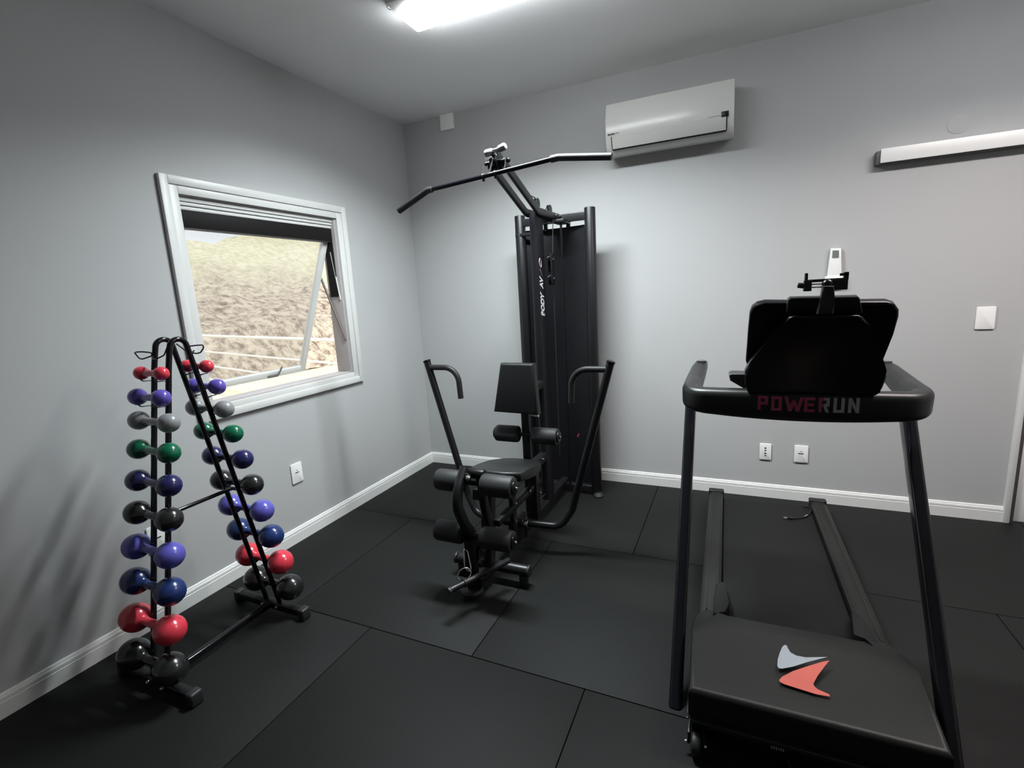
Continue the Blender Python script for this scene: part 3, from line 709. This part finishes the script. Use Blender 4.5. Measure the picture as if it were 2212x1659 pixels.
# low bar
lb = thing('low_curl_bar', 'short black bar hung on a ring at the front foot of the multi gym', 'exercise bar', (1.37, -1.75, .15))
bm = newbm(); cyl(bm, (1.324, -1.858, .150), (1.472, -1.538, .150), .0145, 16, .003); part('bar', bm, M_black, lb)
bm = newbm(); cyl(bm, (1.319, -1.869, .150), (1.326, -1.854, .150), .0158, 16, .002); part('end_cap', bm, M_grip, lb)
bm = newbm()
ctr = V((1.347, -1.765, .180)); ring = [ctr+V((.026*math.cos(a), .012*math.sin(a)+.016*math.cos(a), .026*math.sin(a))) for a in [2*PI*k/24 for k in range(24)]]
sweep(bm, ring, circ(.0026, 8), closed=True); part('ring', bm, M_chrome, lb, label='chrome ring')
bm = newbm(); cyl(bm, (1.355, -1.79, .150), (1.362, -1.775, .150), .019, 14); part('swivel', bm, M_black, lb)

# lat bar
lt = thing('lat_pulldown_bar', 'long black lat bar with bent grips hung across the top of the multi gym', 'exercise bar', (GX, -1.225, 2.03))
mid = fillet([(.935, -1.225, 2.006), (.972, -1.225, 2.015), (1.701, -1.225, 2.061), (1.735, -1.225, 2.0575)], .03, 3)
full = fillet([(.782, -1.225, 1.936), (.972, -1.225, 2.015), (1.701, -1.225, 2.066), (1.944, -1.225, 2.032)], .05, 6)
bm = newbm(); tube(bm, full, .0115, 16); part('bar', bm, M_gloss, lt)
for sgn, pp in ((-1, [(.776, -1.225, 1.9335), (.972, -1.225, 2.015), (1.0, -1.225, 2.0170)]), (1, [(1.665, -1.225, 2.0635), (1.701, -1.225, 2.066), (1.950, -1.225, 2.0312)])):
    bm = newbm(); tube(bm, fillet(pp, .05, 6), .0165, 16); part('grip', bm, M_grip, lt)
for x in (1.305, 1.372):
    bm = newbm(); zz = 2.015+(x-.972)*.070
    lathe(bm, [(-.004, .014), (.004, .014)], (x, -1.225, zz), (1, 0, .07), 16); cyl(bm, (x, -1.225, zz-.024), (x, -1.225, zz-.006), .007, 10); part('collar', bm, M_black, lt)
bm = newbm(); Lp = [V((1.305, -1.225, 2.050)), V((1.297, -1.225, 2.075)), V((1.318, -1.215, 2.118)), V((1.345, -1.20, 2.130)), V((1.352, -1.20, 2.118)), V((1.335, -1.215, 2.060)), V((1.318, -1.225, 2.046))]
sweep(bm, fillet([*Lp, Lp[0]], .008, 4), circ(.0038, 8)); part('snap_hook', bm, M_chrome, lt, label='silver snap hook')
bm = newbm(); sweep(bm, fillet([(1.415, -1.225, 2.048), (1.424, -1.218, 2.075), (1.425, -1.21, 2.112)], .02, 4), circ(.003, 8)); part('wire_clip', bm, M_chrome, lt, label='thin silver wire')

# ================================================================== TREADMILL
TX = 2.690
tm = thing('treadmill', 'large black treadmill at right with POWERRUN lettering across its handlebar', 'treadmill', (TX, -1.5, 0), .0244*.6)
def tp_(n, bm, m, label=None, par=None, **k): return part(n, bm, m, par or tm, label, **k)
# posts
post_dir = V((0, .66, .90)).normalized()
for s in (-1, 1):
    bm = newbm(); x = TX+s*.386
    sweep(bm, [(x, -1.975, -.04), (x, -1.285, .955)], rrect(.044, .070, .016, 5), up=(0, -1, .7))
    # keep above the floor
    for v in bm.verts:
        if v.co.z < .004: v.co.z = .004
    po = tp_('post', bm, M_gloss)
    bm = newbm(); rbox(bm, (min(x, TX+s*.30), -1.98, .004), (max(x, TX+s*.30), -1.86, .05), .006); bm.free()
# deck
bm = newbm(); rbox(bm, (TX-.30, -2.02, .028), (TX+.30, -.27, .060), .004); tp_('deck_frame', bm, M_black)
bm = newbm(); rbox(bm, (TX-.243, -1.95, .058), (TX+.243, -.275, .074), .006, 3); tp_('running_belt', bm, M_belt)
for s in (-1, 1):
    poly = [(s*.246, .060), (s*.246, .102), (s*.258, .112), (s*.310, .112), (s*.327, .100), (s*.327, .055)]
    bm = newbm(); prism(bm, poly, lambda p: (TX+p[0], -1.72, p[1]), lambda p: (TX+p[0], -.235, p[1]-.004), .002); sr = tp_('side_rail', bm, M_rail)
    for dxr in (.268, .302):
        bm = newbm(); sweep(bm, [(TX+s*dxr, -1.70, .1125), (TX+s*dxr, -.27, .1085)], rrect(.003, .004, .001, 1)); tp_('tread_strip', bm, M_grip, par=sr)
    bm = newbm(); rbox(bm, (TX+s*.240, -.265, .020), (TX+s*.332, -.222, .116), .008, 3); tp_('rear_cap', bm, M_plast, par=sr)
    bm = newbm(); rbox(bm, (TX+s*.27, -.34, 0), (TX+s*.31, -.29, .03), .006); tp_('rubber_foot', bm, M_grip, par=sr)
    wq = [(.236, -1.40), (.268, -1.43), (.276, -1.54), (.276, -1.72), (.232, -1.63), (.214, -1.56)]
    bm = newbm(); prism(bm, wq if s > 0 else [(a*.99, b+.06) for a, b in wq], lambda p: (TX+s*p[0], p[1], .074), lambda p: (TX+s*p[0], p[1], .122 if p[1] > -1.6 else .165), .003); tp_('corner_wedge', bm, M_dark, par=sr)
# hood
hood = [(-.335, -2.135), (.318, -2.135), (.343, -1.78), (.335, -1.66), (.300, -1.57), (.262, -1.60), (.232, -1.66), (-.232, -1.66), (-.262, -1.60), (-.300, -1.57), (-.335, -1.66), (-.343, -1.78)]
def hz(y): # top falls towards the belt
    return .213 if y < -1.80 else .213-(y+1.80)*.36
bm = newbm(); prism(bm, hood, lambda p: (TX+p[0], p[1], .105), lambda p: (TX+p[0], p[1], hz(p[1])), .020, 4)
hd = tp_('motor_hood', bm, M_hood)
bm = newbm(); sweep(bm, fillet([(TX-.341, -1.80, .106), (TX-.336, -2.139, .106), (TX+.319, -2.139, .106), (TX+.341, -1.80, .106)], .03, 5), rrect(.006, .010, .002)); tp_('hood_seam', bm, M_grip, par=hd)
bm = newbm(); rbox(bm, (TX-.325, -2.118, .022), (TX+.315, -1.62, .106), .010, 3); mb_ = tp_('motor_base', bm, M_gloss)
dz_ = .0032
silver = [(2.646, -1.831), (2.653, -1.828), (2.656, -1.842), (2.662, -1.862), (2.678, -1.872), (2.705, -1.871), (2.771, -1.846), (2.707, -1.893), (2.662, -1.930), (2.629, -1.951), (2.619, -1.952), (2.616, -1.942), (2.620, -1.91), (2.629, -1.875), (2.639, -1.843)]
red = [(2.774, -1.861), (2.753, -1.9), (2.729, -1.946), (2.711, -1.988), (2.713, -1.999), (2.721, -2.008), (2.749, -2.018), (2.748, -2.027), (2.712, -2.030), (2.664, -2.024), (2.629, -2.019), (2.618, -2.014), (2.616, -2.006), (2.626, -1.988), (2.66, -1.951), (2.705, -1.913), (2.751, -1.876)]
bm = newbm(); prism(bm, silver, lambda p: (p[0], p[1], .2125), lambda p: (p[0], p[1], .2142)); tp_('emblem', bm, M_silver_deck, 'silver upper swoosh', par=hd, smooth=False)
bm = newbm(); prism(bm, red, lambda p: (p[0], p[1], .2125), lambda p: (p[0], p[1], .2142)); tp_('emblem', bm, M_red_deck, 'coral red lower swoosh', par=hd, smooth=False)
bm = newbm()
for k in range(6):
    rbox(bm, (TX-.100+.0062*k, -2.1215, .066+.0016*(k % 2)), (TX-.0960+.0062*k, -2.117, .073+.0014*((k*2) % 3)), .0005)
tp_('maker_mark', bm, M_grey_letter, 'tiny silver print', par=mb_)
bm = newbm(); tube(bm, fillet([(TX-.055, -2.122, .045), (TX-.035, -2.150, .020), (TX-.020, -2.20, .006), (TX-.01, -2.32, .006)], .02, 4), .0032, 8); tp_('power_lead', bm, M_plast)
for s in (-1, 1):
    bm = newbm(); cyl(bm, (TX+s*.322, -2.150, .034), (TX+s*.296, -2.150, .034), .034, 26, .006); wh = tp_('transport_wheel', bm, M_grip)
    for e, q in ((.339, 1), (.283, -1)):
        bm = newbm(); sphere(bm, (TX+s*e, -2.152, .036), .0065); tp_('wheel_nut', bm, M_chrome, par=wh, label='silver nut')
    bm = newbm(); rbox(bm, (TX+s*.335, -2.150, .026), (TX+s*.327, -2.06, .07), .003); rbox(bm, (TX+s*.291, -2.150, .026), (TX+s*.284, -2.06, .07), .003); tp_('wheel_fork', bm, M_black, par=wh)
bm = newbm(); sphere(bm, (TX-.338, -2.121, .094), .003); tp_('screw', bm, M_chrome, par=mb_)
# handlebar band
pathc = []
for k in range(-12, 13):
    u = k/12; x = u*.355; y = -1.575+.050*u*u
    pathc.append((TX+x+.0, y, 1.003+.0*u*u))
left = fillet([(TX-.352, -1.055, 1.072), (TX-.362, -1.16, 1.055), (TX-.374, -1.34, 1.022), (TX-.379, -1.523, 1.003), pathc[4]], [0, .05, .05, .085, 0], 10)
right = [V((2*TX-p.x, p.y, p.z)) for p in left][::-1]
band = left[:-1]+[V(p) for p in pathc[4:-4]]+right[1:]
sc_ = []
for i, p in enumerate(band):
    t = min(1, max(0, (-1.05-p.y)/.42)); t = t*t*(3-2*t)
    wv = .92+.08*t; hv = .64+.36*t+.13*max(0, 1-((p.x-TX)/.34)**2)*(1 if p.y < -1.45 else 0)
    if i in (0, len(band)-1): wv *= .35; hv *= .35
    elif i in (1, len(band)-2): pass
    sc_.append((wv, hv))
e0 = band[0].lerp(band[1], .10); band.insert(1, e0); sc_.insert(1, (.78, .54))
e1 = band[-1].lerp(band[-2], .10); band.insert(-1, e1); sc_.insert(-1, (.78, .54))
bm = newbm(); sweep(bm, band, rrect(.066, .100, .026, 6), scales=sc_); hb = tp_('handlebar', bm, M_plast, sharp=60)
for s in (-1, 1):
    bm = newbm(); rbox(bm, (TX+s*.352-.021, -1.135, 1.0895), (TX+s*.352+.021, -1.100, 1.1005), .003); tp_('pulse_grip', bm, M_chrome, par=hb, label='silver sensor plate')
# lettering on the front of the band
def band_front(x):
    u = (x-TX)/.355; return -1.575+.050*u*u-.0352
WL, HL, TK = .0328, .052, .0098
def strokes(ch):
    T = TK; w_, h_ = WL, HL
    if ch == 'P': return [((0, 0), (T, h_)), ((0, h_-T), (w_, h_)), ((w_-T, h_*.38), (w_, h_-.004)), ((0, h_*.38), (w_, h_*.38+T))]
    if ch == 'O': return [((0, 0), (T, h_)), ((w_-T, 0), (w_, h_)), ((0, h_-T), (w_, h_)), ((0, 0), (w_, T))]
    if ch == 'E': return [((0, 0), (T, h_)), ((0, h_-T), (w_, h_)), ((0, 0), (w_, T)), ((0, h_*.5-T/2), (w_*.9, h_*.5+T/2))]
    if ch == 'U': return [((0, 0), (T, h_)), ((w_-T, 0), (w_, h_)), ((0, 0), (w_, T))]
    return []
def band_poly(bm, q):
    prism(bm, q, lambda p: (p[0], band_front(p[0])-.0012, p[1]), lambda p: (p[0], band_front(p[0])+.004, p[1]))
def rect(bm, x0, z0, a, b):
    band_poly(bm, [(x0+a[0], z0+a[1]), (x0+b[0], z0+a[1]), (x0+b[0], z0+b[1]), (x0+a[0], z0+b[1])])
xl = 2.551; zl = .989; red_bm = newbm(); gr_bm = newbm(); adv = .0425
x = xl
for ch in 'POWERUN':
    zt = zl
    if ch in 'POEU':
        for a, b in strokes(ch): rect(red_bm if ch != 'U' else gr_bm, x, zt, a, b)
        x += adv+.001
    elif ch == 'W':
        W2 = .0500; T = TK*1.05
        for x0_, z0_, x1_, z1_ in ((0, HL, W2*.27, 0), (W2*.27, 0, W2*.5, HL*.80), (W2*.5, HL*.80, W2*.73, 0), (W2*.73, 0, W2, HL)):
            band_poly(red_bm, [(x+x0_-T/2+.002, zt+z0_), (x+x0_+T/2+.002, zt+z0_), (x+x1_+T/2+.002, zt+z1_), (x+x1_-T/2+.002, zt+z1_)])
        x += W2+.0085
    elif ch == 'R':
        for a, b in [((0, 0), (TK, HL)), ((0, HL-TK), (WL*.5, HL)), ((0, HL*.40), (WL*.5, HL*.40+TK))]: rect(red_bm, x, zt, a, b)
        for a, b in [((WL*.5, HL-TK), (WL, HL)), ((WL-TK, HL*.40), (WL, HL-.003)), ((WL*.5, HL*.40), (WL, HL*.40+TK))]: rect(gr_bm, x, zt, a, b)
        band_poly(gr_bm, [(x+WL*.42, zt+HL*.42), (x+WL*.42+TK*1.1, zt+HL*.42), (x+WL, zt), (x+WL-TK*1.1, zt)])
        x += adv+.002
    elif ch == 'N':
        for a, b in [((0, 0), (TK, HL)), ((WL-TK, 0), (WL, HL))]: rect(gr_bm, x, zt, a, b)
        band_poly(gr_bm, [(x, zt+HL), (x+TK, zt+HL), (x+WL, zt), (x+WL-TK, zt)])
tp_('lettering', red_bm, M_red_letter, 'dark crimson lettering', par=hb, smooth=False)
tp_('lettering', gr_bm, M_grey_letter, 'grey lettering', par=hb, smooth=False)
# console
def yp(z, y0): return y0-(z-1.05)*.6
board = [(2.509, 1.281), (2.511, 1.346), (2.517, 1.363), (2.532, 1.375), (2.553, 1.377), (2.882, 1.367), (2.903, 1.359), (2.918, 1.340), (2.922, 1.319), (2.919, 1.264), (2.914, 1.174), (2.905, 1.140), (2.515, 1.140), (2.507, 1.167)]
bm = newbm(); prism(bm, board, lambda p: (p[0], yp(p[1], -1.545), p[1]), lambda p: (p[0], yp(p[1], -1.585)+.04, p[1]+.0) if False else (p[0], yp(p[1], -1.505), p[1]+.012), .010, 4)
cs = tp_('console', bm, M_cons)
hump = [(2.613, 1.318), (2.620, 1.331), (2.634, 1.336), (2.805, 1.332), (2.820, 1.324), (2.841, 1.297), (2.883, 1.215), (2.913, 1.147), (2.920, 1.120), (2.917, 1.080), (2.913, 1.066), (2.905, 1.050), (2.520, 1.048), (2.512, 1.060), (2.507, 1.080), (2.504, 1.135), (2.520, 1.177), (2.570, 1.258)]
bm = newbm(); prism(bm, hump, lambda p: (p[0], yp(p[1], -1.603)+.0, p[1]), lambda p: (p[0], yp(p[1], -1.545), p[1]+.006), .010, 4); tp_('console_back', bm, M_cons, par=cs)
bm = newbm(); prism(bm, [(2.615, 1.340), (2.616, 1.385), (2.622, 1.392), (2.800, 1.388), (2.806, 1.382), (2.822, 1.335)], lambda p: (p[0], yp(p[1], -1.572), p[1]), lambda p: (p[0], yp(p[1], -1.535), p[1]+.006), .006, 3); tp_('top_ledge', bm, M_plast, par=cs)
bm = newbm(); prism(bm, [(2.453, 1.100), (2.462, 1.106), (2.93, 1.106), (2.93, 1.04), (2.53, 1.036), (2.505, 1.050), (2.458, 1.078)], lambda p: (p[0], -1.515, p[1]), lambda p: (p[0], -1.40, p[1]-.006), .006, 3); tp_('tray', bm, M_plast, par=cs)
# phone clamp
ph = thing('phone_holder', 'black phone clamp standing on top of the treadmill console', 'phone holder', (2.722, -1.745, 1.35))
bm = newbm(); prism(bm, [(2.700, 1.341), (2.743, 1.341), (2.745, 1.380), (2.741, 1.424), (2.712, 1.426), (2.707, 1.380)], lambda p: (p[0], -1.775, p[1]), lambda p: (p[0], -1.745, p[1]), .004, 3); part('neck', bm, M_plast, ph)
bm = newbm(); sphere(bm, (2.726, -1.752, 1.430), .015); part('ball_joint', bm, M_cons, ph)
bm = newbm(); rbox(bm, (2.730, -1.750, 1.411), (2.779, -1.728, 1.442), .002); rbox(bm, (2.668, -1.746, 1.437), (2.779, -1.730, 1.446), .002); rbox(bm, (2.665, -1.752, 1.411), (2.686, -1.726, 1.444), .002)
rbox(bm, (2.768, -1.750, 1.440), (2.780, -1.728, 1.463), .002); rbox(bm, (2.667, -1.750, 1.440), (2.675, -1.728, 1.466), .002); rbox(bm, (2.757, -1.750, 1.452), (2.780, -1.744, 1.460), .001); part('clamp', bm, M_plast, ph)
bm = newbm()
for z in (1.431, 1.422): cyl(bm, (2.684, -1.740, z), (2.735, -1.740, z), .0022, 8)
part('slide_rod', bm, M_chrome, ph, label='silver slide rods')
bm = newbm(); cyl(bm, (2.649, -1.740, 1.431), (2.666, -1.740, 1.428), .0085, 14, .002); part('knob', bm, M_grip, ph)
ph.location = ph.location+V((-.005, -.035, 0))
# cord lying on the belt
cp = thing('power_cord', 'short black cord with a plug lying on the rear of the treadmill belt', 'cord', (2.88, -.40, .075))
bm = newbm(); tube(bm, fillet([(2.800, -.489, .080), (2.860, -.455, .079), (2.895, -.40, .080), (2.918, -.33, .0795), (2.912, -.285, .080), (2.880, -.292, .079)], .04, 5), .0040, 8); part('cable', bm, M_plast, cp)
bm = newbm(); rbox(bm, (2.775, -.497, .0755), (2.803, -.481, .088), .003); part('plug', bm, M_plast, cp)
bm = newbm()
for y in (-.494, -.484): cyl(bm, (2.757, y, .081), (2.776, y, .081), .0026, 8)
part('pins', bm, M_chrome, cp, label='silver pins')
bm = newbm(); cyl(bm, (2.866, -.448, .082), (2.884, -.420, .082), .0062, 10); part('sleeve', bm, M_chrome, cp, label='silver sleeve')

# ================================================================== WORLD, SUN, CAMERA
wd = bpy.data.worlds.new('World'); sc.world = wd; wd.use_nodes = True
bg = wd.node_tree.nodes['Background']; bg.inputs[0].default_value = (.80, .86, .92, 1); bg.inputs[1].default_value = 1.5
sn = bpy.data.lights.new('sun', 'SUN'); sn.energy = 4.5; sn.angle = math.radians(3); sn.color = (1, .95, .86)
so = bpy.data.objects.new('sun', sn); COL.objects.link(so); so.rotation_euler = (math.radians(25), math.radians(38), 0); so.location = (-2, 0, 8)
cd = bpy.data.cameras.new('camera'); cam = bpy.data.objects.new('camera', cd); COL.objects.link(cam); sc.camera = cam
cd.sensor_fit = 'HORIZONTAL'; cd.sensor_width = 36; cd.lens = 36*1060.08/2212; cd.clip_start = .05; cd.clip_end = 200
yaw, pit, rol = -.43075, .18164, -.05636
f = V((math.sin(yaw)*math.cos(pit), math.cos(yaw)*math.cos(pit), -math.sin(pit))); r0 = V((math.cos(yaw), -math.sin(yaw), 0)); u0 = r0.cross(f)
r1 = r0*math.cos(rol)+u0*math.sin(rol); u1 = -r0*math.sin(rol)+u0*math.cos(rol)
Mx = Matrix((( r1.x, u1.x, -f.x), (r1.y, u1.y, -f.y), (r1.z, u1.z, -f.z))).to_4x4(); Mx.translation = V((2.469, -3.555, 1.4541))
cam.matrix_world = Mx
sc.view_settings.view_transform = 'Standard'; sc.view_settings.look = 'None'; sc.view_settings.gamma = 1; sc.view_settings.exposure = 0.0
sc.view_settings.use_curve_mapping = False
sc.cycles.max_bounces = 8; sc.cycles.diffuse_bounces = 5; sc.cycles.caustics_reflective = False; sc.cycles.caustics_refractive = False
sc.cycles.sample_clamp_indirect = 6; sc.cycles.use_denoising = True
